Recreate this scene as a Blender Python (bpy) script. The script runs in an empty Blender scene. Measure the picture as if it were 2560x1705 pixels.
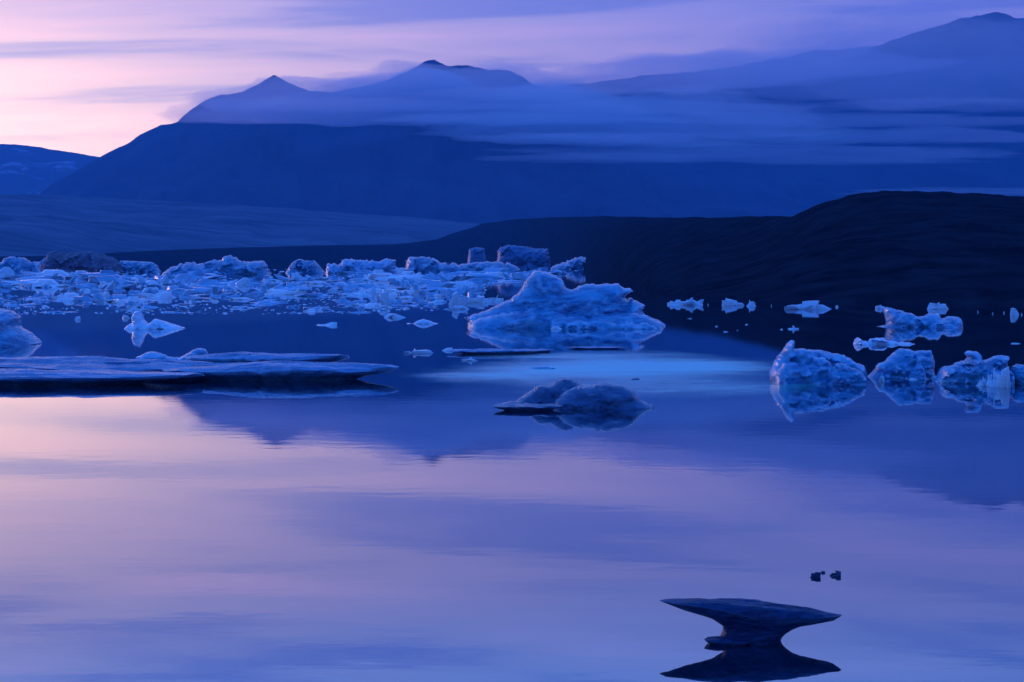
import bpy, bmesh, math, random
import numpy as np
from mathutils import Vector, noise
from mathutils.geometry import delaunay_2d_cdt
R = math.radians
sc = bpy.context.scene
col = sc.collection

# ------------------------------------------------------------------ camera
F, CX, CY, HOR, H = 4978.0, 1280.0, 852.5, 650.0, 6.0
PITCH = math.atan((CY - HOR) / F)
cd = bpy.data.cameras.new('camera'); cam = bpy.data.objects.new('camera', cd); col.objects.link(cam)
cd.sensor_width = 36; cd.lens = 36 * F / 2560; cd.clip_start = 1; cd.clip_end = 60000
cam.location = (0, 0, H); cam.rotation_euler = (R(90) - PITCH, 0, 0)
sc.camera = cam
sc.view_settings.view_transform = 'Standard'; sc.view_settings.look = 'None'
sc.view_settings.exposure = 0.0; sc.view_settings.gamma = 1
sc.cycles.use_denoising = True
sc.cycles.max_bounces = 7; sc.cycles.diffuse_bounces = 2; sc.cycles.glossy_bounces = 3
sc.cycles.volume_bounces = 3; sc.cycles.transparent_max_bounces = 8

# ------------------------------------------------------------------ sky: dusk, veils of high cloud
SUN_AZ, SUN_EL = -34.0, 6.0      # low on the left, beyond the frame
w = bpy.data.worlds.new('World'); sc.world = w; w.use_nodes = True
nt = w.node_tree; nt.nodes.clear()
class NB:
    """tiny node builder"""
    def __init__(s, t): s.t = t
    def n(s, typ, **kw):
        nd = s.t.nodes.new(typ)
        for k, v in kw.items(): setattr(nd, k, v)
        return nd
    def put(s, sock, v):
        if hasattr(v, 'is_output'): s.t.links.new(v, sock)
        elif v is not None: sock.default_value = v
    def m(s, op, a, b=None, c=None, clamp=False):
        nd = s.n('ShaderNodeMath', operation=op); nd.use_clamp = clamp
        for i, v in enumerate((a, b, c)):
            if v is not None: s.put(nd.inputs[i], v)
        return nd.outputs[0]
    def mix(s, f, a, b, blend='MIX'):
        nd = s.n('ShaderNodeMix', data_type='RGBA', blend_type=blend)
        s.put(nd.inputs[0], f); s.put(nd.inputs[6], a); s.put(nd.inputs[7], b)
        return nd.outputs[2]
    def ramp(s, f, stops, interp='EASE'):
        nd = s.n('ShaderNodeValToRGB'); cr = nd.color_ramp; cr.interpolation = interp
        while len(cr.elements) < len(stops): cr.elements.new(0.5)
        for e, (p, c) in zip(cr.elements, stops):
            e.position = p; e.color = (*c, 1) if len(c) == 3 else c
        s.put(nd.inputs[0], f); return nd.outputs[0]
    def noise(s, vec, scale, detail=4, rough=.5, dist=0.0):
        nd = s.n('ShaderNodeTexNoise'); s.put(nd.inputs['Vector'], vec)
        nd.inputs['Scale'].default_value = scale; nd.inputs['Detail'].default_value = detail
        nd.inputs['Roughness'].default_value = rough; nd.inputs['Distortion'].default_value = dist
        return nd.outputs[0]
    def xyz(s, x, y, z):
        nd = s.n('ShaderNodeCombineXYZ')
        for i, v in enumerate((x, y, z)): s.put(nd.inputs[i], v)
        return nd.outputs[0]
b = NB(nt)
tc = b.n('ShaderNodeTexCoord'); sx = b.n('ShaderNodeSeparateXYZ'); nt.links.new(tc.outputs['Generated'], sx.inputs[0])
X, Y_, Z = sx.outputs
az = b.m('ARCTAN2', X, Y_)                         # 0 ahead, left negative (radians)
el = b.m('ARCSINE', Z)
eln = b.m('MULTIPLY', el, 2 / math.pi, clamp=True)   # 0..1 from horizon to zenith
base = b.ramp(eln, [(0.0, (.36, .31, .72)), (.05, (.46, .40, .80)), (.09, (.42, .45, .98)), (.15, (.34, .68, 1.8)), (.28, (.10, .38, 1.35)), (1.0, (.02, .23, 1.20))])
# glow where the sun has gone down: wide in azimuth, low in elevation
ga = b.m('DIVIDE', b.m('SUBTRACT', az, R(SUN_AZ + 8)), R(20))
ge = b.m('DIVIDE', b.m('SUBTRACT', el, R(3.0)), R(5.6))
g = b.m('EXPONENT', b.m('MULTIPLY', b.m('ADD', b.m('MULTIPLY', ga, ga), b.m('MULTIPLY', ge, ge)), -1.0))
skyc = b.mix(b.m('MULTIPLY', g, 1.0, clamp=True), base, (4.5, 2.85, 1.6, 1))
# the sky away from the glow is darker, as after sunset
back = b.m('MULTIPLY_ADD', b.m('COSINE', b.m('SUBTRACT', az, R(SUN_AZ))), .5, .5)
horiz = b.m('SUBTRACT', 1.0, b.m('MULTIPLY', eln, 1.6, clamp=True))
dim = b.m('SUBTRACT', 1.0, b.m('MULTIPLY', b.m('MULTIPLY', b.m('SUBTRACT', 1.0, b.m('POWER', back, .8)), horiz), .8))
skyc = b.mix(1.0, skyc, b.xyz(dim, dim, dim), 'MULTIPLY')
# long streaks of cloud
tilt = b.m('MULTIPLY_ADD', az, -.03, el)
sv = b.xyz(b.m('MULTIPLY', az, 2.2), b.m('MULTIPLY', tilt, 26.0), 0.0)
n1 = b.noise(sv, 1.6, 5, .55, .6)
n2 = b.noise(b.xyz(b.m('MULTIPLY', az, 4.0), b.m('MULTIPLY', tilt, 70.0), 3.7), 1.3, 4, .5, .3)
ns = b.m('MULTIPLY_ADD', n2, .35, b.m('MULTIPLY', n1, .65))
dark = b.ramp(ns, [(.36, (1, 1, 1)), (.52, (0, 0, 0))])
lite = b.ramp(ns, [(.5, (0, 0, 0)), (.66, (1, 1, 1))])
skyc = b.mix(b.m('MULTIPLY', dark, .8), skyc, b.mix(1.0, skyc, (.42, .56, .86, 1), 'MULTIPLY'))
skyc = b.mix(b.m('MULTIPLY', lite, .6), skyc, b.mix(1.0, skyc, (1.45, 1.2, 1.15, 1), 'MULTIPLY'))
nish = b.n('ShaderNodeTexSky', sky_type='NISHITA'); nish.sun_disc = False
nish.sun_elevation = R(SUN_EL); nish.sun_rotation = R(SUN_AZ); nish.altitude = 10
bg1 = b.n('ShaderNodeBackground'); nt.links.new(nish.outputs[0], bg1.inputs[0]); bg1.inputs[1].default_value = .05
bg2 = b.n('ShaderNodeBackground'); nt.links.new(skyc, bg2.inputs[0]); bg2.inputs[1].default_value = 1.0
ms = b.n('ShaderNodeMixShader'); ms.inputs[0].default_value = .93
nt.links.new(bg1.outputs[0], ms.inputs[1]); nt.links.new(bg2.outputs[0], ms.inputs[2])
wo = b.n('ShaderNodeOutputWorld'); nt.links.new(ms.outputs[0], wo.inputs[0])

sd = bpy.data.lights.new('sun', 'SUN'); sun = bpy.data.objects.new('sun', sd); col.objects.link(sun)
sd.energy = .4; sd.angle = R(12); sd.color = (1.0, .60, .74)
dv = Vector((math.sin(R(SUN_AZ)) * math.cos(R(SUN_EL)), math.cos(R(SUN_AZ)) * math.cos(R(SUN_EL)), math.sin(R(SUN_EL))))
sun.rotation_euler = dv.to_track_quat('Z', 'Y').to_euler()

# ------------------------------------------------------------------ helpers
def wl(px, py):
    """point on the water seen at source pixel (px, py)"""
    a = math.atan((CY - py) / F) - PITCH
    d = H / math.tan(-a)
    return (px - CX) / F * math.hypot(d, H) * math.cos(math.atan((CY - py) / F)), d
def at(px, py, Y):
    """x, z of the point at distance Y seen at source pixel"""
    k = math.atan((CY - py) / F); a = k - PITCH
    return (px - CX) / F * Y / math.cos(a) * math.cos(k), H + Y * math.tan(a)
def zo(x0, y0, k, pts): return [(x0 + x * k, y0 + y * k) for x, y in pts]
Z1 = lambda *p: zo(0, 600, .27176, p)
Z2 = lambda *p: zo(640, 600, .27176, p)
Z3 = lambda *p: zo(1120, 600, .27176, p)
Z4 = lambda *p: zo(1660, 700, .38217, p)
Z6 = lambda *p: zo(1200, 900, .2123, p)
DS = lambda *p: [(x * 1.0875, y * 1.0873) for x, y in p]

def tag(o, label=None, cat=None, group=None, kind=None):
    for k, v in (('label', label), ('category', cat), ('group', group), ('kind', kind)):
        if v: o[k] = v
    return o
def mesh_obj(name, verts, faces, mat, loc=(0, 0, 0), parent=None, smooth=None):
    me = bpy.data.meshes.new(name); me.from_pydata([tuple(v) for v in verts], [], faces); me.update()
    if mat: me.materials.append(mat)
    if smooth is not None:
        me.shade_smooth()
        if smooth < 180: me.set_sharp_from_angle(angle=R(smooth))
    o = bpy.data.objects.new(name, me); col.objects.link(o); o.location = loc
    if parent: o.parent = parent
    return o
def empty(name, loc):
    o = bpy.data.objects.new(name, None); col.objects.link(o); o.location = loc; o.empty_display_size = .5
    return o
def interp(x, pts):
    return float(np.interp(x, [p[0] for p in pts], [p[1] for p in pts]))
def fbm(x, y, z=0.0, o=5): return noise.fractal(Vector((x, y, z)), 1.0, 2.1, o)

# ------------------------------------------------------------------ materials
def mat(name):
    m = bpy.data.materials.new(name); m.use_nodes = True; m.node_tree.nodes.clear(); return m, NB(m.node_tree)
def principled(bb, m):
    p = bb.n('ShaderNodeBsdfPrincipled'); o = bb.n('ShaderNodeOutputMaterial'); m.node_tree.links.new(p.outputs[0], o.inputs[0]); return p
def ice_mat(name, c_lo, c_hi, scale=1.0, sss=.35, rough=.16, dirt=0.0, bump=.2, edge=.8, spec=.5, stretch=(1, 1, 3.0), tone=0.0):
    m, bb = mat(name); p = principled(bb, m); L = m.node_tree.links
    t = bb.n('ShaderNodeTexCoord'); oi = bb.n('ShaderNodeObjectInfo')
    off = bb.n('ShaderNodeVectorMath', operation='ADD'); L.new(t.outputs['Object'], off.inputs[0])
    bb.put(off.inputs[1], bb.m('MULTIPLY', oi.outputs['Random'], 40.0))
    mp = bb.n('ShaderNodeMapping'); L.new(off.outputs[0], mp.inputs[0]); mp.inputs['Scale'].default_value = tuple(scale * q for q in stretch)
    mq = bb.n('ShaderNodeMapping'); L.new(off.outputs[0], mq.inputs[0]); mq.inputs['Scale'].default_value = (scale,) * 3
    mq.inputs['Rotation'].default_value = (.3, .25, 0)
    v, u = mp.outputs[0], mq.outputs[0]
    a = bb.noise(v, .5, 5, .6, .6); f = bb.noise(u, 4.0, 6, .7)
    k = bb.m('ADD', bb.m('MULTIPLY', a, .85), bb.m('MULTIPLY', f, .15))
    c = bb.ramp(k, [(.34, c_lo), (.68, c_hi)])
    hi = tuple(min(1, .6 * x + y_) for x, y_ in zip(c_hi, (.17, .29, .36))) + (1,)
    # thin bubbly layers and healed cracks in the ice
    wv = bb.n('ShaderNodeTexWave', wave_type='BANDS', bands_direction='Z'); L.new(u, wv.inputs[0])
    wv.inputs['Scale'].default_value = .55; wv.inputs['Distortion'].default_value = 5.0; wv.inputs['Detail'].default_value = 4; wv.inputs['Detail Scale'].default_value = .7
    c = bb.mix(bb.m('MULTIPLY', bb.ramp(wv.outputs['Fac'], [(.80, (0, 0, 0)), (.97, (1, 1, 1))]), .35 * edge), c, hi)
    vo = bb.n('ShaderNodeTexVoronoi', feature='DISTANCE_TO_EDGE'); L.new(bb_dist(bb, u, .35), vo.inputs['Vector']); vo.inputs['Scale'].default_value = .9
    crack = bb.ramp(vo.outputs['Distance'], [(.0, (1, 1, 1)), (.045, (0, 0, 0))])
    c = bb.mix(bb.m('MULTIPLY', crack, .2 * edge), c, hi)
    # per-piece tone: from clear dark to bubbly pale ice
    rn = oi.outputs['Random']
    c = bb.mix(bb.m('MULTIPLY', bb.m('POWER', rn, 3.0), .7 * tone), c, hi)
    c = bb.mix(bb.m('MULTIPLY', bb.m('POWER', bb.m('SUBTRACT', 1.0, rn), 3.0), .6 * tone), c, tuple(.35 * x for x in c_lo) + (1,))
    if dirt:
        d = bb.ramp(bb.noise(v, .9, 6, .7, .8), [(.45, (0, 0, 0)), (.58, (1, 1, 1))])
        c = bb.mix(bb.m('MULTIPLY', d, dirt), c, (.07, .06, .07, 1))
    gg = bb.n('ShaderNodeNewGeometry')     # bright rim highlight painted into the ice colour along convex edges
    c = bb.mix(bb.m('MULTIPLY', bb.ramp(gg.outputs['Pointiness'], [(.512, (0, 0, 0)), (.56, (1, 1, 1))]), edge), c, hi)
    bb.put(p.inputs['Base Color'], c)
    bb.put(p.inputs['Roughness'], bb.m('MULTIPLY_ADD', f, .3, rough - .12))
    p.inputs['IOR'].default_value = 1.31; p.inputs['Specular IOR Level'].default_value = spec
    p.inputs['Subsurface Weight'].default_value = sss
    p.inputs['Subsurface Radius'].default_value = (.35, .8, 1.4); p.inputs['Subsurface Scale'].default_value = .35 / scale
    # scalloped melt facets
    vs = bb.n('ShaderNodeTexVoronoi', feature='F1'); L.new(bb_dist(bb, v, .5), vs.inputs['Vector']); vs.inputs['Scale'].default_value = 1.3
    bp = bb.n('ShaderNodeBump'); bp.inputs['Strength'].default_value = bump; bp.inputs['Distance'].default_value = .22 / scale
    bb.put(bp.inputs['Height'], bb.m('SUBTRACT', bb.m('ADD', vs.outputs['Distance'], bb.m('MULTIPLY', f, .22)), bb.m('MULTIPLY', crack, .15)))
    L.new(bp.outputs[0], p.inputs['Normal'])
    return m
def bb_dist(bb, vec, amt):
    nd = bb.n('ShaderNodeTexNoise'); bb.put(nd.inputs['Vector'], vec); nd.inputs['Scale'].default_value = 1.1; nd.inputs['Detail'].default_value = 3
    sc_ = bb.n('ShaderNodeVectorMath', operation='SCALE'); bb.put(sc_.inputs[0], nd.outputs['Color']); sc_.inputs['Scale'].default_value = amt
    ad = bb.n('ShaderNodeVectorMath', operation='ADD'); bb.put(ad.inputs[0], vec); bb.put(ad.inputs[1], sc_.outputs[0]); return ad.outputs[0]
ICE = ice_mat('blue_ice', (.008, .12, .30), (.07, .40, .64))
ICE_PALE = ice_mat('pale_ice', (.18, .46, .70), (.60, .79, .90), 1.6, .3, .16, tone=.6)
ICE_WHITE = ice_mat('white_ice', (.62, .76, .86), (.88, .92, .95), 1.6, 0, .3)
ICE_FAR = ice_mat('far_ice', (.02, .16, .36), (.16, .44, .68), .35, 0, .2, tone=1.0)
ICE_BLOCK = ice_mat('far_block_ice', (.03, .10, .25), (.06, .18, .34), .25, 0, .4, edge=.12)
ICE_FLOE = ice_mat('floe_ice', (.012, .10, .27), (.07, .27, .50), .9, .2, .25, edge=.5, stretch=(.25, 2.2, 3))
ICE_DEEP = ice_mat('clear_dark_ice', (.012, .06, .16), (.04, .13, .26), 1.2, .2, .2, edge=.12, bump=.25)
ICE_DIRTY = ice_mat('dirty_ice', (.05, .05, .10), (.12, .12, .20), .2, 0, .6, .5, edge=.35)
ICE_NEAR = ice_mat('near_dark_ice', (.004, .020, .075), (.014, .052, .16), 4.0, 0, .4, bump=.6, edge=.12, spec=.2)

def rock_mat(name, c1, c2, sx, sy, sz, snow=None):
    m, bb = mat(name); p = principled(bb, m)
    g = bb.n('ShaderNodeNewGeometry'); mp = bb.n('ShaderNodeMapping')
    m.node_tree.links.new(g.outputs['Position'], mp.inputs[0]); mp.inputs['Scale'].default_value = (sx, sy, sz)
    v = mp.outputs[0]
    a = bb.noise(v, 1.0, 8, .62, .7)
    c = bb.ramp(a, [(.34, c1), (.66, c2)], 'LINEAR')
    if snow:
        lo, hi, colr = snow
        s = bb.ramp(bb.noise(v, 1.7, 7, .6, 1.0), [(lo, (0, 0, 0)), (hi, (1, 1, 1))])
        c = bb.mix(s, c, (*colr, 1))
    bb.put(p.inputs['Base Color'], c); p.inputs['Roughness'].default_value = .95
    p.inputs['Specular IOR Level'].default_value = 0.0
    bp = bb.n('ShaderNodeBump'); bp.inputs['Strength'].default_value = .6; bp.inputs['Distance'].default_value = .08 / sx
    bb.put(bp.inputs['Height'], bb.noise(v, 2.3, 8, .65)); m.node_tree.links.new(bp.outputs[0], p.inputs['Normal'])
    return m
ROCK_MASSIF = rock_mat('massif_rock', (.03, .045, .08), (.055, .08, .13), .004, .004, .010)
ROCK_RIGHT = rock_mat('right_mountain_rock', (.025, .04, .07), (.045, .07, .11), .003, .003, .006)
ROCK_FAR = rock_mat('far_hill_rock', (.06, .06, .09), (.10, .10, .14), .003, .003, .008, (.57, .68, (.3, .36, .5)))
GRAVEL = rock_mat('moraine_gravel', (.07, .09, .13), (.17, .20, .26), .004, .012, .03)
HEATH = rock_mat('heath_hill', (.003, .007, .013), (.016, .026, .042), .10, .10, .2)

def water_mat():
    m, bb = mat('lagoon_water'); nt = m.node_tree
    g = bb.n('ShaderNodeNewGeometry'); sp = bb.n('ShaderNodeSeparateXYZ'); nt.links.new(g.outputs['Position'], sp.inputs[0])
    x, y, z = sp.outputs
    # rougher, lighter turquoise patch in the middle distance
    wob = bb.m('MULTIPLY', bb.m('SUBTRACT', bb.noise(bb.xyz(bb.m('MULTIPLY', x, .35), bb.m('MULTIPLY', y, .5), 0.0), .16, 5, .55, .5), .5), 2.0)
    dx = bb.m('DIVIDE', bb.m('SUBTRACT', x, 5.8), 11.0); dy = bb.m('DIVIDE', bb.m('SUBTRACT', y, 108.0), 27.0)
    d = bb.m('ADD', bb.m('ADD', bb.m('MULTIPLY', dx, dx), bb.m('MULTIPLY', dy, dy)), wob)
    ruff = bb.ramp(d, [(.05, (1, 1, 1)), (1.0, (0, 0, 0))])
    gl = bb.n('ShaderNodeBsdfGlossy'); gl.distribution = 'GGX'
    gl.inputs['Color'].default_value = (.93, .95, .98, 1)
    bb.put(gl.inputs['Roughness'], bb.m('MULTIPLY_ADD', ruff, .20, .02))
    df = bb.n('ShaderNodeBsdfDiffuse')
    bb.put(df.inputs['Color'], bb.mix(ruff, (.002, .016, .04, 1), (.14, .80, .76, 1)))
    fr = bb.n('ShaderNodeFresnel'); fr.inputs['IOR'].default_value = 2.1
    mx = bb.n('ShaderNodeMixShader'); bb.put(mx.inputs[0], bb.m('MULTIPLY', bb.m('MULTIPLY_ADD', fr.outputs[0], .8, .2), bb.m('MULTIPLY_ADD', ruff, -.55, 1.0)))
    nt.links.new(df.outputs[0], mx.inputs[1]); nt.links.new(gl.outputs[0], mx.inputs[2])
    bp = bb.n('ShaderNodeBump'); bp.inputs['Strength'].default_value = .05; bp.inputs['Distance'].default_value = .03
    bb.put(bp.inputs['Height'], bb.noise(bb.xyz(bb.m('MULTIPLY', x, .5), y, 0.0), 1.2, 3, .5))
    nt.links.new(bp.outputs[0], gl.inputs['Normal'])
    o = bb.n('ShaderNodeOutputMaterial'); nt.links.new(mx.outputs[0], o.inputs[0])
    return m
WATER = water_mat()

# ------------------------------------------------------------------ water
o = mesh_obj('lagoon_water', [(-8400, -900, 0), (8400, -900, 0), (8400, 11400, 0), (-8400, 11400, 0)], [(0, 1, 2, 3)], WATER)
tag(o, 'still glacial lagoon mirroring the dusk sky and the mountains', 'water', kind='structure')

# ------------------------------------------------------------------ mountains and hills
def terrain(name, ridge, Yr, Yb, label, m, p=1.25, amp=.10, gul=300., nx=320, nr=46, back=.25, seed=0, wob=.004, zb=-4., round_=0.):
    """a ridge seen along source-pixel columns; Yr / Yb give ridge and foot distance per column"""
    fr = Yr if callable(Yr) else (lambda x: Yr); fb = Yb if callable(Yb) else (lambda x: Yb)
    x0, x1 = ridge[0][0], ridge[-1][0]; V, Fc = [], []
    nb = 8; n = nr + nb
    for i in range(nx):
        px = x0 + (x1 - x0) * i / (nx - 1); py = interp(px, ridge)
        yr, yb = fr(px), fb(px)
        _, zr = at(px, py, yr)
        zr += zr * wob * fbm(px * .02, seed, 7.1)* 3
        for j in range(n):
            if j < nr:
                t = j / (nr - 1); yy = yb + (yr - yb) * t
                prof = t ** p if not round_ else (1 - round_) * t ** p + round_ * math.sin(t * math.pi / 2)
                zz = zb + (zr - zb) * prof
            else:
                s = (j - nr + 1) / nb; yy = yr * (1 + back * s); zz = zr + (zb - 30 - zr) * s ** 1.2; t = max(0, 1 - s)
            xx = (px - CX) / F * yy
            e = math.sin(min(t, 1) * math.pi) ** .8 if j < nr else .2
            g = fbm(xx / gul + seed, yy / (gul * 2.2), seed) - .6 * abs(fbm(xx / gul * 2.3, yy / (gul * 3.0), seed + 5.))
            zz += zr * amp * e * g
            V.append((xx, yy, zz))
    for i in range(nx - 1):
        for j in range(n - 1):
            a = i * n + j; Fc.append((a, a + n, a + n + 1, a + 1))
    o = mesh_obj(name, V, Fc, m, smooth=180)
    return tag(o, label, 'mountain' if 'mount' in name else 'hill', kind='structure')

terrain('far_hill', DS((-700, 400), (-400, 345), (-200, 350), (0, 332), (40, 330), (110, 340), (235, 361), (420, 400), (700, 470)), 9000, 7000,
        'far low hill with snow patches at the foot of the pink sky', ROCK_FAR, 1.1, .14, 420, seed=3.3)
terrain('mountain', DS((60, 470), (120, 425), (170, 398), (235, 361), (300, 326), (345, 300), (372, 287), (410, 280), (440, 256), (470, 233), (487, 222),
        (525, 216), (560, 212), (592, 196), (618, 180), (633, 172), (655, 183), (690, 200), (715, 210), (780, 208), (830, 198), (870, 190), (900, 180),
        (930, 170), (952, 156), (975, 146), (1000, 140), (1025, 148), (1060, 152), (1110, 157), (1150, 158), (1170, 163), (1190, 172), (1230, 192), (1270, 205),
        (1330, 240), (1450, 300), (1650, 380), (1900, 440)), 6000, 4100,
        'massif with two peaks rising out of the mist', ROCK_MASSIF, 1.15, .10, 200, 420, 60, seed=1.2)
terrain('mountain', DS((1000, 420), (1150, 290), (1230, 225), (1290, 197), (1400, 185), (1500, 172), (1600, 162), (1640, 158), (1720, 145), (1800, 130), (1870, 115), (1960, 110), (2010, 102), (2060, 90),
        (2105, 72), (2150, 60), (2220, 42), (2262, 31), (2285, 27), (2305, 33), (2325, 42), (2354, 35), (2450, 20), (2600, 45), (2900, 120), (3300, 300)), 7600, 4600,
        'tall broad mountain climbing out of the clouds on the right', ROCK_RIGHT, 1.2, .08, 420, 380, 60, seed=8.4)
terrain('glacier_slope', DS((-700, 430), (-300, 440), (0, 447), (75, 445), (300, 459), (450, 466), (600, 475), (720, 484), (850, 493), (980, 503), (1110, 515), (1300, 535), (1500, 565)), 3600,
        lambda x: interp(x, DS((-700, 2300), (0, 2100 / 1.0873), (1500, 2600))) , 'long smooth moraine slope descending behind the ice field', GRAVEL, 1.05, .12, 260, 300, 50, seed=5.5, round_=.25)
hr = lambda x: interp(x, [(-200, 2000), (800, 2200), (1207, 2500), (1460, 1700), (1660, 950), (1800, 700), (1960, 490), (2240, 455), (3200, 455)])
hb = lambda x: interp(x, [(-200, 1750), (800, 1800), (1150, 2000), (1330, 1900), (1430, 1500), (1500, 900), (1560, 520), (1640, 360), (1760, 305), (2000, 280), (2560, 262), (3200, 240)])
terrain('dark_hill', DS((-200, 592), (150, 588), (330, 577), (520, 570), (700, 565), (900, 562), (1000, 551), (1050, 533), (1110, 514), (1200, 503), (1340, 497), (1500, 499), (1700, 499), (1820, 497), (1850, 484), (1870, 474), (1910, 460),
        (1950, 450), (2000, 442), (2060, 438), (2130, 440), (2200, 443), (2354, 450), (2600, 455), (2950, 500)), hr, hb,
        'dark heath covered hill on the right shore', HEATH, .9, .05, 26, 420, 70, seed=2.7, wob=.006, zb=-.8, round_=.3)

# ------------------------------------------------------------------ ice builders
def inflate(name, outline, Y, T, Rr, m, seed, parent=None, lean=.35, rough=.18, res=46, yoff=0., org=None, ridges=1.0, jit=1.0):
    """solid from an outline (source pixels, left to right above the waterline) standing at distance Y"""
    P = [at(px, py, Y + yoff) for px, py in outline]
    P = [(x, max(z, -.05)) for x, z in P]
    wid = max(p[0] for p in P) - min(p[0] for p in P); hei = max(p[1] for p in P)
    s = max(wid, hei) / res
    Q = []
    for (ax, az_), (bx, bz) in zip(P[:-1], P[1:]):
        L = math.hypot(bx - ax, bz - az_); k = max(1, int(L / s))
        for i in range(k):
            f = i / k; x, z = ax + (bx - ax) * f, az_ + (bz - az_) * f
            if i: 
                x += s * .55 * jit * noise.noise(Vector((x / s * .6, z / s * .6, seed))); z += s * .7 * jit * noise.noise(Vector((x / s * .6, z / s * .6, seed + 9)))
            Q.append((x, max(z, -.05)))
    Q.append(P[-1])
    sub = max(.12 * hei, .12)
    n_top = len(Q)
    xe, xs = Q[-1][0], Q[0][0]; k = max(2, int(abs(xe - xs) / s))
    Q += [(xe + (xs - xe) * i / k, -sub) for i in range(k + 1)]
    A = np.array(Q[:n_top - 1]); B = np.array(Q[1:n_top])
    pts = [Vector(q) for q in Q]; n0 = len(pts)
    edges = [(i, (i + 1) % n0) for i in range(n0)]
    xmin, xmax = min(q[0] for q in Q), max(q[0] for q in Q); rnd = random.Random(int(seed * 97) + 1)
    gx = xmin
    while gx < xmax:
        gz = -sub + s * .5
        while gz < hei:
            pts.append(Vector((gx + s * rnd.uniform(-.3, .3), gz + s * rnd.uniform(-.3, .3)))); gz += s
        gx += s
    vo, _, fo, *_ = delaunay_2d_cdt(pts, edges, [list(range(n0))], 1, 1e-5)
    V2 = np.array([(v.x, v.y) for v in vo])
    AB = B - A; L2 = (AB ** 2).sum(1) + 1e-12
    tt = np.clip(((V2[:, None] - A[None]) * AB[None]).sum(2) / L2[None], 0, 1)
    D = np.sqrt(((V2[:, None] - (A[None] + tt[..., None] * AB[None])) ** 2).sum(2)).min(1)
    cx = (xmin + xmax) / 2
    if org is None: org = (cx, Y + yoff)
    verts, front, backi = [], {}, {}
    nf = 5 + int(res / 7); fs = [(rnd.uniform(xmin, xmax), rnd.uniform(-sub, hei), rnd.uniform(-1, 1), rnd.uniform(-1, 1), rnd.uniform(-1, 1)) for _ in range(nf)]
    fx = np.array([q_[0] for q_ in fs]); fz = np.array([q_[1] for q_ in fs]); cell = math.sqrt((xmax - xmin) * hei / nf)
    q = 1.0 / max(hei, wid * .3)
    for i, (x, z) in enumerate(V2):
        u = min(D[i] / Rr, 1.0); t = T * math.sqrt(max(0, 1 - (1 - u) ** 2))
        e = min(1.0, D[i] / (Rr * .5))
        nA = fbm(x * q * 2.0, z * q * 3.2, seed, 5)
        nB = 1 - 2 * abs(noise.noise(Vector((x * q * 3.1 + seed, z * q * 5.5, seed * 2))))
        wx_ = x + .35 * cell * noise.noise(Vector((x / cell, z / cell, seed))); wz_ = z + .35 * cell * noise.noise(Vector((x / cell, z / cell, seed + 4)))
        ci = int(np.argmin((fx - wx_) ** 2 + 2.2 * (fz - wz_) ** 2)); cc = fs[ci]
        fac = .55 * cc[4] + .8 * (cc[2] * (x - cc[0]) + cc[3] * (z - cc[1])) / cell
        f = t * (1 + .25 * nA) + e * T * rough * (1.4 * fac * ridges + .35 * nB + .22 * fbm(x * q * 9, z * q * 12, seed, 3)) + lean * t / T * max(0, hei - z)
        bk = t * (1 + .4 * fbm(x * q * 2, z * q * 3, seed + 31)) + .3 * t / T * max(0, hei - z)
        f = max(f, .4 * t)
        yc = T * .25 * noise.noise(Vector((x * q * 1.7, z * q * 1.7, seed + 3)))
        front[i] = len(verts); verts.append((x + (CX - CX), Y + yoff + yc - f, z))
        if D[i] > 1e-6: backi[i] = len(verts); verts.append((x, Y + yoff + yc + bk, z))
        else: backi[i] = front[i]
    faces = []
    for fc in fo:
        a = [front[k] for k in fc]; c = [backi[k] for k in fc]
        faces.append(a)
        if a != c: faces.append(c[::-1])
    verts = [(x - org[0], y - org[1], z) for x, y, z in verts]
    return mesh_obj(name, verts, faces, m, (org[0], org[1], 0) if parent is None else (0, 0, 0), parent, smooth=24)

def mushroom(name, cx, cy, rim, top, under, m, seed, nphi=72, parent=None, rnoise=.06, znoise=.02, loc=None, crown=.0, smooth=50):
    """floe or undercut block lofted round a stem. rim(phi)->radius; top(x,y)->z; under: list of (radius share, z share of rim height, -1 = below water)"""
    V, Fc = [], []
    nt_ = 9
    for i in range(nphi):
        ph = 2 * math.pi * i / nphi
        r0 = rim(ph) * (1 + rnoise * fbm(math.cos(ph) * 1.6, math.sin(ph) * 1.6, seed) + rnoise * .5 * noise.noise(Vector((math.cos(ph) * 7, math.sin(ph) * 7, seed))))
        ex, ey = math.cos(ph), math.sin(ph)
        zr = top(r0 * ex, r0 * ey)
        uu = under(ph) if callable(under) else under
        for rs, zs in uu:
            r = r0 * rs * (1 + .05 * noise.noise(Vector((ex * 3, ey * 3, seed + zs * 4))))
            V.append((r * ex, r * ey, zs * zr if zs >= 0 else -.3))
        for k in range(nt_):
            r = r0 * (1 - .985 * ((k + .25) / (nt_ - .75)) ** .8)
            x, y = r * ex, r * ey
            u = 1 - r / r0
            V.append((x, y, top(x, y) + crown * math.sqrt(max(u, 0)) + znoise * fbm(x * 3 / r0, y * 3 / r0, seed + 2) * min(1, u * 4)))
    n = len(uu) + nt_
    for i in range(nphi):
        i2 = (i + 1) % nphi
        for j in range(n - 1): Fc.append((i * n + j, i2 * n + j, i2 * n + j + 1, i * n + j + 1))
    Fc.append([i * n + n - 1 for i in range(nphi)]); Fc.append([i * n for i in range(nphi)][::-1])
    return mesh_obj(name, V, Fc, m, (cx, cy, 0) if parent is None else (loc or (0, 0, 0)), parent, smooth=smooth)

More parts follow.
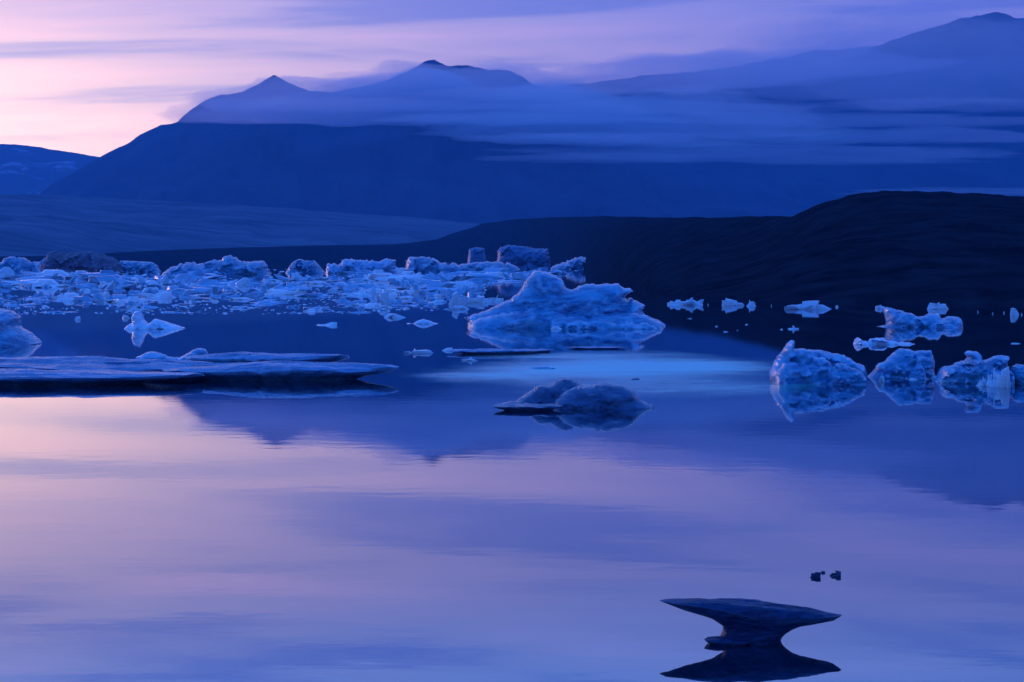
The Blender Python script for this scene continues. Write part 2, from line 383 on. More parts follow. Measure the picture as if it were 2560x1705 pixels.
# ------------------------------------------------------------------ the large iceberg in the middle
YB = 180.0
ix, _ = at(1400, 800, YB)
big = tag(empty('iceberg', (ix, YB, 0)), 'largest blue iceberg, with a rounded peak and a flat-topped block, mid lagoon', 'iceberg')
bo = (ix, YB)
inflate('ice_body', Z3((180, 800), (178, 770), (195, 745), (150, 712), (215, 690), (330, 655), (450, 600), (560, 550), (640, 490), (690, 420), (720, 360), (760, 318),
    (800, 276), (850, 280), (940, 305), (1000, 325), (1045, 355), (1070, 400), (1095, 445), (1145, 457), (1180, 440), (1200, 418), (1260, 406), (1400, 408), (1500, 408),
    (1575, 403), (1605, 432), (1680, 445), (1705, 472), (1650, 500), (1628, 522), (1650, 548), (1690, 530), (1712, 552), (1760, 572), (1815, 602), (1790, 640), (1812, 690), (1880, 715), (1960, 750), (2005, 780), (2000, 830)),
    YB, 3.2, 2.0, ICE, 1.7, big, .25, .11, 100, 1.5, bo, 1.)
inflate('front_ledge', Z3((200, 830), (205, 780), (225, 742), (330, 712), (450, 684), (540, 660), (700, 650), (770, 618), (880, 635), (970, 638), (1060, 668), (1210, 682), (1290, 708), (1340, 668),
    (1480, 672), (1650, 664), (1800, 676), (1880, 720), (1960, 755), (1990, 830)), YB, 2.2, 1.0, ICE, 4.2, big, .5, .14, 90, -2.4, bo, .8)
inflate('broken_shelf', Z3((1050, 830), (1070, 748), (1180, 722), (1290, 738), (1400, 712), (1470, 722), (1560, 762), (1640, 740), (1740, 765), (1800, 752), (1900, 790), (1930, 830)), YB, 1.6, .5, ICE, 6.1, big, .6, .14, 60, -5.2, bo, .8)

# ------------------------------------------------------------------ outlined icebergs at their own distances
def berg(outline, Y, T, Rr, m, seed, label, extra=(), name='iceberg', cat='iceberg', group=None, **kw):
    xs = [p[0] for p in outline]; x, _ = at((min(xs) + max(xs)) / 2, 800, Y)
    if extra:
        e = tag(empty(name, (x, Y, 0)), label, cat, group)
        inflate('ice_body', outline, Y, T, Rr, m, seed, e, org=(x, Y), **kw)
        for (nm, ol, yo, t2, r2, m2) in extra: inflate(nm, ol, Y, t2, r2, m2, seed + 3.3, e, org=(x, Y), yoff=yo, res=40, rough=.11)
        return e
    return tag(inflate(name, outline, Y, T, Rr, m, seed, org=(x, Y), **kw), label, cat, group)

# right-hand group
berg(Z4((704, 680), (700, 655), (690, 612), (715, 560), (740, 500), (775, 460), (800, 412), (830, 390), (848, 396), (846, 448), (900, 445), (960, 455), (1040, 461), (1110, 480),
    (1180, 490), (1230, 520), (1265, 545), (1310, 560), (1328, 610), (1322, 680)), 99, 1.5, .8, ICE, 11.3, 'horned blue iceberg with a pointed left tip on the right of the lagoon',
    [('front_rim', Z4((720, 680), (735, 600), (780, 540), (840, 532), (900, 552), (965, 545), (985, 500), (1040, 505), (1090, 540), (1140, 640), (1150, 680)), -1.7, .7, .4, ICE),
     ('ice_boulder', Z4((1040, 680), (1060, 625), (1090, 580), (1130, 542), (1180, 548), (1230, 575), (1285, 592), (1322, 640), (1320, 680)), -2.4, .8, .45, ICE)], lean=.05)
berg(Z4((1312, 675), (1330, 648), (1362, 605), (1400, 548), (1450, 530), (1500, 480), (1545, 447), (1600, 450), (1640, 465), (1700, 460), (1745, 458), (1760, 500), (1763, 600), (1775, 675)),
    102, 1.2, .6, ICE, 12.8, 'square-shouldered blue iceberg beside the horned one',
    [('front_lump', Z4((1590, 670), (1610, 600), (1650, 547), (1680, 540), (1702, 580), (1715, 670)), -1.6, .5, .3, ICE)], lean=.05)
berg(Z4((1768, 690), (1790, 640), (1812, 582), (1840, 562), (1900, 555), (1930, 535), (1970, 530), (1988, 505), (1968, 480), (1990, 462), (2040, 465), (2070, 490), (2082, 525), (2120, 520),
    (2170, 495), (2210, 490), (2255, 500), (2236, 530), (2240, 570), (2266, 600), (2264, 690)), 98, 1.2, .55, ICE, 13.9, 'iceberg with a leaning knob on top near the right edge', rough=.35, ridges=1.3, lean=.05)
berg(Z4((2272, 700), (2276, 620), (2284, 565), (2310, 548), (2355, 556), (2410, 575), (2450, 640), (2465, 700)), 97, 1.1, .5, ICE, 14.2, 'smooth rounded iceberg cut off by the right edge of the view', lean=.05)
berg(Z4((1382, 318), (1384, 303), (1430, 296), (1460, 288), (1450, 240), (1430, 182), (1480, 180), (1540, 195), (1600, 215), (1660, 240), (1700, 236), (1740, 215), (1790, 214), (1812, 252), (1835, 250),
    (1870, 236), (1920, 240), (1944, 268), (1949, 318)), 180, 2.2, 1.0, ICE, 15.5, 'angular iceberg with a raised left spur and round right knob before the dark hill', rough=.3)
berg(Z4((1238, 422), (1248, 392), (1265, 374), (1300, 396), (1338, 402), (1350, 382), (1400, 378), (1440, 380), (1462, 402), (1490, 394), (1530, 409), (1600, 404), (1640, 422)),
    142, .8, .3, ICE_PALE, 16.1, 'low row of joined ice lumps in front of the angular iceberg', rough=.4)

def hull_mesh(rnd, k, spiky, n=9, fine=True):
    """cluster of chiselled slabs, wedges and spikes, unit size, base at z=0"""
    bm = bmesh.new()
    for q in range(k):
        ox, oy = (rnd.uniform(-.38, .38), rnd.uniform(-.3, .3)) if q else (rnd.uniform(-.1, .1), 0)
        hz = rnd.uniform(.25, .8) if q else 1.0
        spike = rnd.random() < spiky
        if spike: wx, wy = rnd.uniform(.08, .2), rnd.uniform(.08, .2)
        else: wx, wy = rnd.uniform(.22, .5), rnd.uniform(.15, .4); hz *= rnd.uniform(.45, 1)
        lx, ly = rnd.uniform(-.22, .22), rnd.uniform(-.15, .15); tx, ty = rnd.uniform(-.6, .6), rnd.uniform(-.4, .4)
        vs = []; sd0 = rnd.uniform(0, 6.28); m_ = rnd.randint(4, 7)
        for lev, (zz, sh) in enumerate(((-.15, 1.0), (rnd.uniform(.0, .25), rnd.uniform(.85, 1.15)), (1.0, rnd.uniform(.15, .5) if spike else rnd.uniform(.5, .95)))):
            for a in range(m_):
                an = sd0 + a * 6.283 / m_ + rnd.uniform(-.35, .35); r = sh * rnd.uniform(.75, 1.1)
                x, y = wx * r * math.cos(an), wy * r * math.sin(an)
                z = zz * hz
                if lev == 2: z += hz * (tx * x / wx + ty * y / wy) * .35
                vs.append(bm.verts.new((ox + x + lx * max(zz, 0), oy + y + ly * max(zz, 0), max(z, -.15) if lev < 2 else max(z, .05))))
        res = bmesh.ops.convex_hull(bm, input=vs)
        bmesh.ops.delete(bm, geom=list({g for g in res['geom_interior'] + res['geom_unused'] if isinstance(g, bmesh.types.BMVert)}), context='VERTS')
    if fine:
        bmesh.ops.subdivide_edges(bm, edges=bm.edges[:], cuts=1, use_grid_fill=True)
        sd_ = rnd.uniform(0, 50)
        for v in bm.verts:
            v.co += Vector((fbm(v.co.x * 6 + sd_, v.co.y * 6, v.co.z * 4), fbm(v.co.x * 6, v.co.y * 6 + sd_, v.co.z * 4), .8 * fbm(v.co.x * 6, v.co.y * 6, v.co.z * 4 + sd_))) * .03
    bmesh.ops.recalc_face_normals(bm, faces=bm.faces)
    zm = max(v.co.z for v in bm.verts)
    for v in bm.verts: v.co.z /= zm
    me = bpy.data.meshes.new('ice_chunk'); bm.to_mesh(me); bm.free(); me.shade_smooth(); me.set_sharp_from_angle(angle=R(14)); return me
def chunk(px, pyw, wpx, hpx, label, m, seed, name='ice_chunk', group=None, k=3, spiky=.7, cat='ice', me=None, deep=.8, rz=None):
    """small floating piece: waterline pixel, width and height in source pixels"""
    rnd = random.Random(seed)
    if me is None:
        me = hull_mesh(rnd, k, spiky); me.materials.append(m)
    o = bpy.data.objects.new(name, me); col.objects.link(o)
    x, y = wl(px, pyw); s = y / F
    o.location = (x, y, 0); o.scale = (wpx * s, wpx * s * deep, hpx * s)
    o.rotation_euler = (0, 0, rnd.uniform(-.5, .5) + (math.pi if rnd.random() < .5 else 0) if rz is None else rz)
    return tag(o, label, cat, group)
def c4(x, y): return zo(1660, 700, .38217, [(x, y)])[0]
for i, (x, y, w_, h_, k, lab) in enumerate([
    (150, 163, 185, 44, 6, 'jagged white ice cluster nearest the big iceberg, before the dark shore'),
    (440, 167, 95, 46, 4, 'compact stacked white ice lump, second along the dark shore'),
    (568, 171, 58, 38, 2, 'small pointed white ice piece, third along the dark shore'),
    (920, 190, 230, 50, 5, 'wide ragged ice cluster in the middle of the dark shore'),
    (1412, 188, 56, 24, 2, 'small white ice bit at the spur of the angular iceberg'),
    (1793, 190, 98, 40, 4, 'bright white ice lump behind the angular iceberg'),
    (2285, 230, 45, 44, 2, 'thin upright ice shard by the right edge under the dark hill')]):
    px, py = c4(x, y); chunk(px, py, w_ * .38217 * 1.1, h_ * .38217 * 1.1, lab, ICE_PALE, 300 + i, k=k * 3, spiky=.4)
ORD = ['first', 'second', 'third', 'fourth', 'fifth', 'sixth', 'seventh', 'eighth', 'ninth', 'tenth', 'eleventh', 'twelfth', 'thirteenth', 'fourteenth', 'fifteenth', 'sixteenth', 'seventeenth', 'eighteenth', 'nineteenth', 'twentieth']
dots = [(290, 164), (1132, 178), (2055, 212), (2150, 222), (2222, 217), (2340, 229), (790, 185), (700, 172)]
for i, (x, y) in enumerate(sorted(dots)):
    px, py = c4(x, y); chunk(px, py, 9, 5, 'tiny white ice dot, %s from the left on the line of the dark shore' % ORD[i], ICE_PALE, 340 + i, group='ice dots along the dark shore', k=1)
for i, (x, y, w_) in enumerate(sorted([(170, 253, 18), (540, 293, 9), (410, 340, 20), (480, 330, 8), (340, 305, 10), (765, 325, 14), (2300, 417, 30), (235, 180, 9)])):
    px, py = c4(x, y); chunk(px, py, w_, 2.2, 'thin flat ice sliver on dark water, %s to the right of the big iceberg' % ORD[i], ICE_PALE, 360 + i, group='ice slivers on dark water', k=1, spiky=.1)
px, py = c4(850, 322); chunk(px, py, 30, 9, 'small pale ice piece with a flat tail on the dark water', ICE_PALE, 377, k=3, spiky=.3)
# bright crumbs round the right group
for i, (x, y, w_, h_, lab) in enumerate([(1424, 664, 13, 22, 'upright white ice crumb between the horned and square-shouldered icebergs'),
    (1660, 650, 46, 8, 'low white crumbs of ice before the square-shouldered iceberg'), (1755, 644, 26, 12, 'small white ice lump at the right foot of the square-shouldered iceberg'),
    (1580, 645, 26, 5, 'flat pale ice rim under the square-shouldered iceberg'),
    (2165, 695, 46, 46, 'sparkling cluster of ice crystals before the iceberg with the knob'), (2225, 700, 30, 52, 'spiky ice crystal at the right of the sparkling cluster'),
    (2080, 690, 38, 22, 'low crumbling ice at the left of the sparkling cluster'), (1850, 672, 40, 14, 'small white ice ledge at the left foot of the iceberg with the knob')]):
    px, py = c4(x, y); chunk(px, py, w_, h_, lab, ICE_PALE, 400 + i, k=10 if 'luster' in lab or 'rum' in lab else 5, spiky=.45)

# ------------------------------------------------------------------ left foreground floes
berg(Z1((-900, 980), (-860, 760), (-600, 600), (-300, 560), (-100, 590), (0, 636), (60, 640), (105, 652), (150, 682), (176, 722), (166, 770), (192, 812), (262, 852), (312, 912), (346, 950), (340, 975)),
     142, 3.5, 1.6, ICE, 21.0, 'smooth rounded blue iceberg at the left edge of the view', res=80, rough=.12)
def floe(cx, cy, ax, ay, ztop, seed, m, label, zl=0., zn=.05, under=((.62, -1), (.66, .02), (.74, .28), (.90, .55), (.99, .80), (1.0, 1.0)), group=None, crown=.1, name='ice_floe', pw=2.6):
    rim = lambda ph: 1.0 / ((abs(math.cos(ph)) / ax) ** pw + (abs(math.sin(ph)) / ay) ** pw) ** (1 / pw)
    top = lambda x, y: ztop + zl * x / ax + .25 * ztop * fbm(x / ax * 1.6 + seed, y / ay, seed) + .16 * ztop * (1 - 2 * abs(noise.noise(Vector((x / ax * 1.3, y / ay * 3.1, seed + 7)))))
    return tag(mushroom(name, cx, cy, rim, top, list(under), m, seed, 120, znoise=zn, crown=crown, rnoise=.14), label, 'ice floe', group)
floe(-24.5, 97.0, 9.8, 3.2, .42, 31.0, ICE_FLOE, 'long dark floe lying lowest along the left edge of the view', zl=-.06, pw=1.8, crown=.14, zn=.1)
floe(-22.8, 104.5, 8.4, 4.4, .50, 31.7, ICE_FLOE, 'wide ice floe sloping down to the right behind the lowest dark floe', zl=-.14, pw=1.7, crown=.22, zn=.12)
floe(-16.8, 103.5, 5.2, 1.3, .52, 35.1, ICE_FLOE, 'narrow strip of ice overlapping the undercut tongue on the left', zl=-.1, pw=1.5, crown=.1)
floe(-12.0, 100.3, 5.8, 2.7, .50, 32.6, ICE_FLOE, 'thick tongue of ice with a dark undercut edge tapering right, left foreground', zl=.10, pw=1.6, crown=.36)
floe(-14.2, 113, 4.6, 1.9, .46, 33.0, ICE_FLOE, 'flat ice floe lying behind the undercut tongue', zl=.04, crown=.2)
berg(Z1((1240, 1110), (1250, 1085), (1330, 1042), (1400, 1025), (1470, 1036), (1550, 1074), (1650, 1080), (1750, 1030), (1800, 1001), (1850, 992), (1890, 1004), (1920, 1050), (1918, 1115)), 117, .9, .4, ICE, 34.4,
     'two-humped smooth ice ridge behind the flat floes on the left')
# mid-water pieces
berg(Z1((1150, 818), (1160, 800), (1190, 770), (1225, 762), (1216, 700), (1250, 655), (1290, 640), (1302, 680), (1330, 740), (1370, 770), (1430, 722), (1480, 735), (1560, 760), (1640, 785), (1700, 806), (1694, 820)),
     175, 1.4, .5, ICE_PALE, 36.2, 'small pale iceberg with a spire, alone on the left water', rough=.35)
berg(Z2((1385, 780), (1395, 762), (1440, 768), (1490, 740), (1540, 726), (1590, 738), (1640, 760), (1680, 770), (1670, 782)), 188, .9, .4, ICE_PALE, 37.7, 'diamond shaped pale ice piece left of the big iceberg')
for i, (x, y, w_, h_, r, lab) in enumerate([
    (690, 784, 70, 8, 2, 'flat pale ice lens on open water in the left half'), (1275, 712, 52, 10, 2, 'low oval ice piece just below the ice field'),
    (1900, 636, 74, 10, 2, 'low shelf of ice just left of the big iceberg'), (1845, 598, 34, 34, 2, 'squat white ice tower left of the big iceberg'),
    (1160, 585, 34, 32, 2, 'bright crystalline ice tower at the front of the ice field'), (1590, 555, 12, 16, 2, 'brightest slim ice spike at the front of the ice field'),
    (2060, 575, 40, 16, 2, 'crumbled ice touching the left flank of the big iceberg'), (2200, 565, 30, 18, 2, 'spiky ice bits at the left shoulder of the big iceberg'),
    (1160, 720, 20, 9, 1, 'small round ice knob left of the small spired iceberg'), (715, 732, 26, 8, 1, 'scattered ice bits on the left open water')]):
    px, py = zo(640 if r == 2 else 0, 600, .27176, [(x, y)])[0]
    chunk(px, py, w_ * 1.1, h_, lab, ICE_PALE, 430 + i, k=2 if h_ < 11 else 9, spiky=0 if h_ < 11 else .45)
px, py = Z3((1010, 820))[0]; chunk(px, py, 36, 8, 'bright white ice piece in front of the big iceberg', ICE_PALE, 460, k=2, spiky=.3)
px, py = Z3((1120, 815))[0]; chunk(px, py, 30, 9, 'dull blue ice lump beside the bright piece before the big iceberg', ICE, 461, k=2, spiky=.4)
x, y = wl(1235, 884); floe(x, y, 2.9, 1.3, .20, 41.0, ICE_FLOE, 'thin flat floe in front of the big iceberg', zn=.04, crown=.06, pw=1.6)
x, y = wl(1345, 880); floe(x, y, 1.0, .8, .14, 43.0, ICE_FLOE, 'small thin floe off the right end of the thin flat floe', zn=.03, crown=.03)
x, y = wl(1490, 872); floe(x, y, 2.2, .9, .10, 42.0, ICE_FLOE, 'very thin floe on the water below the right end of the big iceberg', zn=.02, crown=.02, pw=1.5)
px, py = Z2((1960, 1110))[0]; chunk(px, py, 50, 9, 'pale low ice piece nearest the viewer below the thin flat floe', ICE_PALE, 473, k=5, spiky=.1)
px, py = Z3((820, 1185))[0]; chunk(px, py, 70, 6, 'thin blue ice wedge on the edge of the turquoise water', ICE, 474, k=3, spiky=.0)
px, py = Z2((1450, 1040))[0]; chunk(px, py, 70, 11, 'white rubble at the left end of the thin flat floe', ICE_PALE, 470, k=5, spiky=.4)
px, py = Z2((1780, 1018))[0]; chunk(px, py, 60, 7, 'thin white ice strip lying on the water beside the rubble', ICE_PALE, 471, k=3, spiky=.2)
# dome berg in the centre
berg(Z6((840, 575), (850, 520), (900, 455), (980, 380), (1100, 320), (1240, 303), (1300, 300), (1400, 281), (1500, 275), (1600, 295), (1690, 310), (1800, 360), (1850, 420), (1900, 460), (1960, 500), (2050, 542), (2040, 575)),
     81, .95, .7, ICE_DEEP, 51.0, 'dark smooth domed iceberg in the centre with a flat shelf on its left',
     [('back_lump', Z6((250, 560), (262, 505), (420, 482), (560, 385), (680, 303), (830, 290), (900, 242), (950, 216), (1050, 220), (1130, 242), (1170, 282), (1260, 340), (1300, 560)), 1.6, .8, .5, ICE_DEEP)], rough=.06, ridges=.6)
x, y = wl(*Z6((560, 590))[0]); floe(x, y, 1.35, .75, .17, 52.0, ICE_DEEP, 'dark flat ice shelf undercut at the left foot of the domed iceberg', zn=.02, crown=.03)
px, py = Z6((1840, 232))[0]; chunk(px, py, 38, 4, 'thin dark ice sliver on the bright water patch', ICE_DEEP, 480, k=2, spiky=.3)

# ------------------------------------------------------------------ anvil-shaped ice in the near foreground
ax_, ay_ = wl(1600 + 1160 * .2378, 1400 + 840 * .2378)
LP = [(.51, -1), (.50, .0), (.435, .14), (.435, .23), (.54, .29), (.62, .34), (1.06, .455), (1.36, .55), (1.47, .59)]
RP = [(.50, -1), (.47, .0), (.495, .06), (.57, .13), (.67, .195), (.84, .25), (1.06, .285), (1.34, .345), (1.43, .43)]
FP = [(.44, -1), (.40, .0), (.36, .10), (.36, .19), (.38, .27), (.40, .32), (.43, .36), (.46, .40), (.48, .45)]
def anvil():
    V, Fc = [], []; nph = 96; nt_ = 10
    top = lambda x, y: .55 - .055 * x + (.035 * math.cos(x * 1.6)) - .02 * y
    for i in range(nph):
        ph = 2 * math.pi * i / nph; c, s_ = math.cos(ph), math.sin(ph)
        S = RP if c >= 0 else LP; prof = []
        for (ra, za), (rb, zb_) in zip(S, FP):
            pw = 1.75 if ra > .8 else 2.1
            r = 1 / ((abs(c) / ra) ** pw + (abs(s_) / rb) ** pw) ** (1 / pw)
            f = abs(c) ** 1.5; prof.append((r, za * f + zb_ * (1 - f) if za >= 0 else -.25))
        for (r, z) in prof:
            r *= 1 + .05 * fbm(c * 2.6, s_ * 2.6, z * 6) + .022 * noise.noise(Vector((c * 16, s_ * 16, z * 14)))
            V.append((r * c, r * s_, z + (.012 * noise.noise(Vector((c * 9, s_ * 9, 4))) if z > 0 else 0)))
        r0, z0 = prof[-1]
        for k in range(nt_):
            u = (k + .4) / nt_; r = r0 * (1 - .99 * u)
            x, y = r * c, r * s_; e = min(1, u * 5)
            V.append((x, y, z0 * (1 - e) + top(x, y) * e + .03 * fbm(x * 3, y * 5, 2.) * e))
    n = len(LP) + nt_
    for i in range(nph):
        i2 = (i + 1) % nph
        for j in range(n - 1): Fc.append((i * n + j, i2 * n + j, i2 * n + j + 1, i * n + j + 1))
    Fc.append([i * n + n - 1 for i in range(nph)])
    e = tag(empty('ice_block', (ax_, ay_, 0)), 'dark anvil-shaped ice block balanced on a stem in the near foreground', 'ice'); e.rotation_euler.z = -.16
    mesh_obj('anvil_top', V, Fc, ICE_NEAR, (0, 0, 0), e, smooth=55)
    mushroom('foot_ledge', 0, 0, lambda ph: 1 / ((abs(math.cos(ph)) / .36) ** 2.4 + (abs(math.sin(ph)) / .25) ** 2.4) ** (1 / 2.4), lambda x, y: .06 - .03 * x, [(.8, -1), (.84, .1), (.97, .6), (1, 1)], ICE_NEAR, 61., 40, e, loc=(-.34, -.36, 0), crown=.03)
anvil()
for i, (x, y, w_, h_, lab) in enumerate([(1853, 178, 17, 11, 'small dark round ice lump above the anvil-shaped block'), (1920, 135, 9, 6, 'tiniest dark ice crumb between two dark lumps'), (2075, 168, 21, 11, 'small dark wedge of ice, right of the other dark lumps')]):
    px, py = zo(1600, 1400, .2378, [(x, y)])[0]; chunk(px, py, w_ * 1.5, h_ * 1.1, lab, ICE_NEAR, 494 + i, k=4, spiky=.2, rz=.2, deep=1.3)

# ------------------------------------------------------------------ drifting ice field: large named bergs at the back
FB = 'large icebergs at the back of the ice field'
berg(Z3((450, 300), (456, 100), (480, 66), (560, 45), (720, 60), (785, 75), (918, 80), (934, 130), (945, 300)), 1150, 9, 4, ICE_BLOCK, 71., 'tallest block-shaped iceberg at the back of the ice field', group=FB, rough=.26, lean=.6, res=70, ridges=1.2, jit=2.6)
berg(Z3((170, 300), (182, 180), (192, 82), (260, 66), (335, 76), (350, 190), (360, 300)), 1250, 5, 3, ICE_BLOCK, 72., 'narrow pillar-like iceberg left of the tallest block', group=FB, rough=.26, lean=.6, res=70, ridges=1.2, jit=2.6)
berg(Z3((930, 290), (960, 240), (1090, 196), (1180, 162), (1290, 146), (1385, 150), (1402, 172), (1500, 168), (1525, 200), (1420, 235), (1330, 290)), 1280, 12, 3, ICE_FAR, 73., 'low tongue-shaped iceberg at the right end of the ice field', group=FB, rough=.26, lean=.6, res=70, ridges=1.2, jit=2.6)
berg(Z2((640, 320), (655, 215), (760, 226), (800, 182), (870, 172), (920, 186), (1150, 190), (1200, 166), (1288, 186), (1285, 240), (1290, 320)), 900, 8, 4, ICE_FAR, 74., 'broad flat-topped iceberg in the middle of the back row', group=FB, rough=.26, lean=.6, res=70, ridges=1.2, jit=2.6)
berg(Z2((1365, 320), (1372, 190), (1400, 166), (1450, 156), (1600, 156), (1680, 190), (1760, 216), (1900, 215), (2060, 201), (2250, 200), (2340, 216), (2420, 260), (2440, 320)), 880, 8, 4, ICE_FAR, 75., 'long iceberg with a high left end below the block-shaped one', group=FB, rough=.26, lean=.6, res=70, ridges=1.2, jit=2.6)
berg(Z1((1500, 330), (1530, 290), (1600, 240), (1750, 206), (1850, 215), (1950, 190), (2048, 182), (2062, 150), (2110, 140), (2170, 155), (2230, 200), (2300, 202), (2355, 190), (2410, 190), (2460, 230), (2500, 330)), 840, 8, 4, ICE_FAR, 76., 'rising iceberg with a knob peak in the left back row', group=FB, rough=.26, lean=.6, res=70, ridges=1.2, jit=2.6)
berg(Z1((1090, 320), (1112, 190), (1250, 196), (1400, 202), (1450, 236), (1480, 320)), 1000, 7, 3, ICE_FAR, 77., 'flat block of blue ice next to the dirty brown iceberg', group=FB, rough=.26, lean=.6, res=70, ridges=1.2, jit=2.6)
berg(Z1((370, 320), (385, 230), (430, 170), (462, 112), (530, 96), (600, 130), (680, 112), (880, 108), (1000, 150), (1060, 172), (1110, 215), (1130, 320)), 960, 9, 5, ICE_DIRTY, 78., 'dark dirty brown iceberg in the far left back row', group=FB, rough=.26, lean=.6, res=70, ridges=1.2, jit=2.6)
berg(Z1((-400, 320), (-200, 180), (0, 225), (60, 160), (130, 150), (220, 160), (290, 202), (370, 200), (428, 162), (425, 240), (440, 320)), 1100, 9, 3, ICE_FAR, 79., 'ragged iceberg at the left edge of the back row', group=FB, rough=.26, lean=.6, res=70, ridges=1.2, jit=2.6)
berg(Z2((270, 320), (300, 260), (340, 202), (400, 172), (450, 190), (540, 190), (600, 255), (640, 320)), 940, 7, 3, ICE_FAR, 80., 'hooked iceberg left of the broad flat-topped one', group=FB, rough=.26, lean=.6, res=70, ridges=1.2, jit=2.6)
for i, (x, y, Yd, ln) in enumerate([(1560, 200, 1700, 22), (1640, 190, 2000, 18)]):
    px, py = Z3((x, y))[0]; xx, _ = at(px, py, Yd)
    floe(xx, Yd, ln, 30, 1.0, 85. + i, ICE_FAR, ['thin pale floe trailing right from the tongue-shaped iceberg', 'faintest thin floe at the far right tip of the ice field'][i], crown=.4)
# crowd of small and medium bergs
rnd = random.Random(17)
shapes = []
for i in range(26):
    me = hull_mesh(random.Random(900 + i), rnd.choice([3, 5, 8]), rnd.choice([.0, .1] if i < 13 else [.3, .5, .7]))
    me.materials.append(ICE_WHITE if i in (5, 15, 22) else ICE_PALE if i in (3, 9, 18) else ICE_FAR); shapes.append(me)
def field_right(py):          # right-hand limit of the ice field in source pixels
    return interp(py, [(662, 1560), (680, 1420), (700, 1310), (715, 1235), (735, 1200), (750, 1180), (775, 1130), (790, 700)])
REF = [(60, 'left edge'), (300, 'dirty brown iceberg'), (400, 'flat blue block'), (700, 'knob-peaked iceberg'), (815, 'hooked iceberg'), (1000, 'broad flat-topped iceberg'), (1230, 'long iceberg'), (9999, 'tallest block')]
rows = [((756, 782), 50, (14, 70), (3, 10), 'front edge', 'ice piece', 'front edge of the ice field'),
        ((728, 756), 86, (16, 100), (5, 21), 'near half', 'ice lump', 'near half of the ice field'),
        ((700, 728), 84, (24, 135), (6, 21), 'far half', 'ice lump', 'far half of the ice field'),
        ((678, 700), 54, (50, 190), (8, 22), 'far rows', 'iceberg', 'far rows of the ice field')]
for (y0, y1), cnt, (w0, w1), (h0, h1), rowname, noun, grp in rows:
    put = []
    for i in range(cnt):
        for tries in range(6):
            py = rnd.uniform(y0, y1); xr = field_right(py); px = -20 + (xr + 20) * rnd.random()
            if noise.noise(Vector((px * .011, py * .05, 3))) > -.10 - (.12 if y0 < 700 else 0): break
        t = rnd.random() ** 1.7; wv = w0 + (w1 - w0) * t; flat_ = rnd.random() < .42
        hv = (h0 + (h1 - h0) * (.5 * t + .5 * rnd.random())) * (.55 if flat_ else 1.15)
        q = rnd.choice(range(0, 13) if flat_ else range(13, 26)); tt = (wv - w0) / (w1 - w0)
        put.append((px, py, wv, hv, q, ('broad' if tt > .55 else 'mid-sized' if tt > .2 else 'small') + (' flat' if flat_ else ' jagged')))
    put.sort(); seen = {}
    for px, py, wv, hv, q, look in put:
        ref = next(nm for lim, nm in REF if px < lim); key = (look, ref); seen[key] = seen.get(key, 0) + 1
        total = sum(1 for p_ in put if p_[5] == look and next(nm for lim, nm in REF if p_[0] < lim) == ref)
        od = '' if total == 1 else ORD[seen[key] - 1] + ' '
        lab = '%s%s %s%s %s the %s, ice field %s' % (od, look, noun, ' from left' if od else '', 'at' if 'edge' in ref else 'below', ref, rowname)
        chunk(px, py, wv, hv, lab, None, rnd.randrange(10 ** 6), 'ice_chunk' if noun != 'iceberg' else 'small_iceberg', grp, cat='iceberg' if noun == 'iceberg' else 'ice', me=shapes[q], deep=rnd.uniform(.7, 1.3))
# uncountable brash between them
V, Fc = [], []
for i in range(4500):
    py = rnd.uniform(672, 786); px = rnd.uniform(-40, field_right(py) + 12)
    if noise.noise(Vector((px * .012, py * .06, 3))) < -.12: continue
    x, y = wl(px, py); s = y / F * (.6 + 5.5 * rnd.random() ** 3); h = s * rnd.uniform(.08, .6); el_ = rnd.uniform(.8, 2.2); a = rnd.random() * 6.28; n0 = len(V)
    for k in range(5):
        V.append((x + el_ * s * math.cos(a + k * 1.2566) * rnd.uniform(.6, 1.2), y + s * math.sin(a + k * 1.2566), -.05))
    for k in range(3):
        V.append((x + .5 * s * math.cos(a + k * 2.09), y + .5 * s * math.sin(a + k * 2.09), h * rnd.uniform(.4, 1.2)))
    for f in ((0, 1, 5), (1, 6, 5), (1, 2, 6), (2, 3, 6), (3, 7, 6), (3, 4, 7), (4, 0, 7), (0, 5, 7), (5, 6, 7)): Fc.append([n0 + q for q in f])
o = mesh_obj('brash_ice', V, Fc, ICE_WHITE); tag(o, 'fine brash ice scattered between the bergs of the ice field', 'ice', kind='stuff')

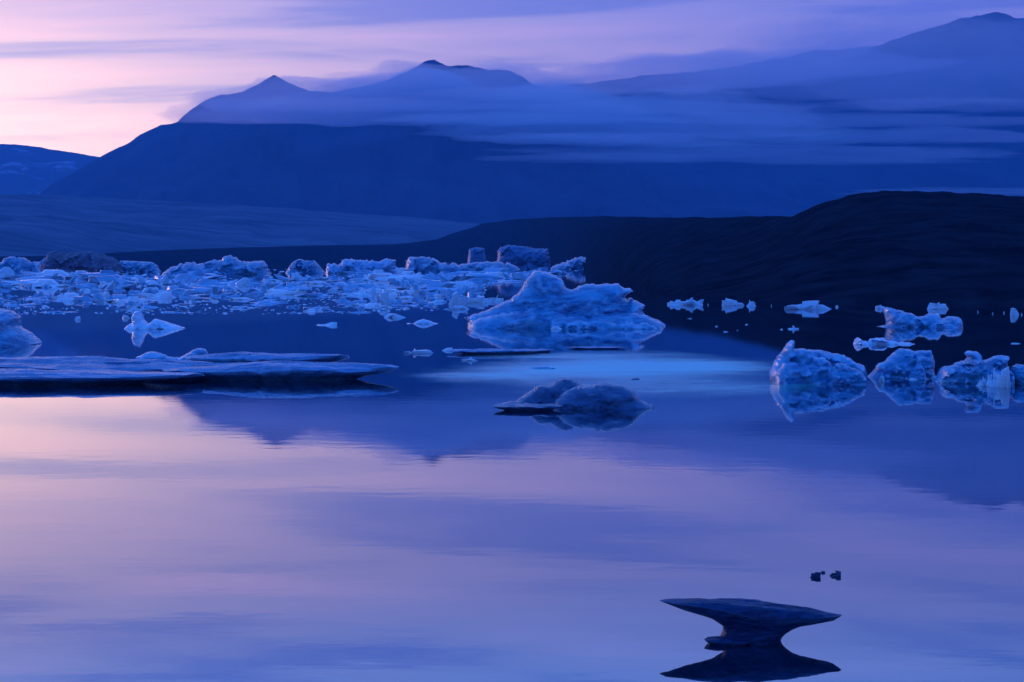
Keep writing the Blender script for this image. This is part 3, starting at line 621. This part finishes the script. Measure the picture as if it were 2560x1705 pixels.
# ------------------------------------------------------------------ mist banks on the mountains, and the evening air
def vol_mat(name, density, color, g):
    m, bb = mat(name); v = bb.n('ShaderNodeVolumePrincipled'); v.inputs['Color'].default_value = (*color, 1)
    v.inputs['Density'].default_value = density; v.inputs['Anisotropy'].default_value = g; v.inputs['Density Attribute'].default_value = ''
    ou = bb.n('ShaderNodeOutputMaterial'); m.node_tree.links.new(v.outputs[0], ou.inputs['Volume']); return m
MIST = {}
def mist(px, py, Yd, wpx, hpx, depth, dens, seed, label, flat=.0, roll=0.0):
    if dens not in MIST: MIST[dens] = vol_mat('mist_%d' % len(MIST), dens, (.98, .92, 1.0), .45)
    x, z = at(px, py, Yd); s = Yd / F; V, Fc = [], []; nu, nv = 64, 22
    for j in range(nv + 1):
        th = math.pi * j / nv - math.pi / 2
        for i in range(nu):
            ph = 2 * math.pi * i / nu
            dx, dy, dz = math.cos(th) * math.cos(ph), math.cos(th) * math.sin(ph), math.sin(th)
            k = 1 + .38 * fbm(dx * 2.6 + seed, dy * 1.4, dz * 1.5, 4)
            zz = dz * k
            if flat and zz < 0: zz *= flat
            X_ = dx * k * wpx * s
            V.append((X_, dy * k * depth, zz * hpx * s + roll * X_ + hpx * s * .12 * fbm(dx * 4, seed, 0)))
    for j in range(nv):
        for i in range(nu):
            a = j * nu + i; c = j * nu + (i + 1) % nu; Fc.append((a, c, c + nu, a + nu))
    o = mesh_obj('mist_bank', V, Fc, MIST[dens], (x, Yd, z), smooth=180)
    return tag(o, label, 'mist', 'mist banks on the mountains', 'stuff')
mist(1060, 303, 5200, 540, 112, 140, .0110, 1.0, 'pale mist with a level base across the twin-peaked massif', .05)
mist(1140, 228, 5350, 370, 70, 140, .0055, 1.9, 'upper veil of mist round the second peak', .5)
mist(1560, 318, 5000, 560, 100, 240, .0024, 2.0, 'broad blue mist between the two mountains', .35)
mist(2350, 185, 5600, 640, 150, 380, .0013, 13.0, 'veil of mist over the flank of the right mountain', .5)
mist(1800, 190, 6300, 470, 62, 300, .0030, 19.0, 'cloud dissolving the long ridge of the right mountain', .5, .05)
mist(1430, 352, 4600, 250, 15, 200, .0040, 6.0, 'short wisp of mist at the end of the level base', .4, -.01)
mist(1250, 298, 4700, 330, 11, 160, .0040, 10.0, 'fine streak of mist along the level base')
for i_, (px, py, wd, ht, dn, lab) in enumerate([
    (1900, 385, 640, 22, .0022, 'long lower streak of mist above the dark navy slope'), (1760, 350, 420, 15, .0022, 'second streak of mist from below, left of the middle'),
    (2280, 340, 420, 16, .0020, 'thin streak of mist low towards the right edge'), (2120, 300, 520, 14, .0020, 'thin streak of mist halfway up the right mountain'),
    (1620, 268, 420, 13, .0022, 'thin streak of mist high between the mountains'), (2380, 262, 360, 12, .0018, 'thin streak of mist near the right edge, higher up'),
    (1500, 395, 300, 10, .0022, 'lowest faint wisp of mist over the massif foot'), (1360, 235, 330, 11, .0022, 'thin streak of mist just right of the second peak'),
    (880, 262, 330, 9, .0030, 'thin streak of mist under the first peak'), (2420, 480, 300, 8, .0014, 'thin pale mist line above the dark hill')]):
    mist(px, py, 4500 if py < 450 else 3800, wd, ht, 170, dn, 30.0 + i_ * 1.7, lab, 0., -.006 if px > 1500 else 0.)
HZ = vol_mat('haze_air', 8.0e-5, (.10, .46, 1.0), .2)
me = bpy.data.meshes.new('haze'); bm = bmesh.new(); bmesh.ops.create_cube(bm, size=1.0)
for v in bm.verts: v.co = Vector((v.co.x * 17000, 5250 + v.co.y * 12500, 728 + v.co.z * 1544))
bm.to_mesh(me); bm.free(); me.materials.append(HZ)
o = bpy.data.objects.new('haze', me); col.objects.link(o); tag(o, 'thin blue evening haze over the lagoon', 'haze', kind='stuff')
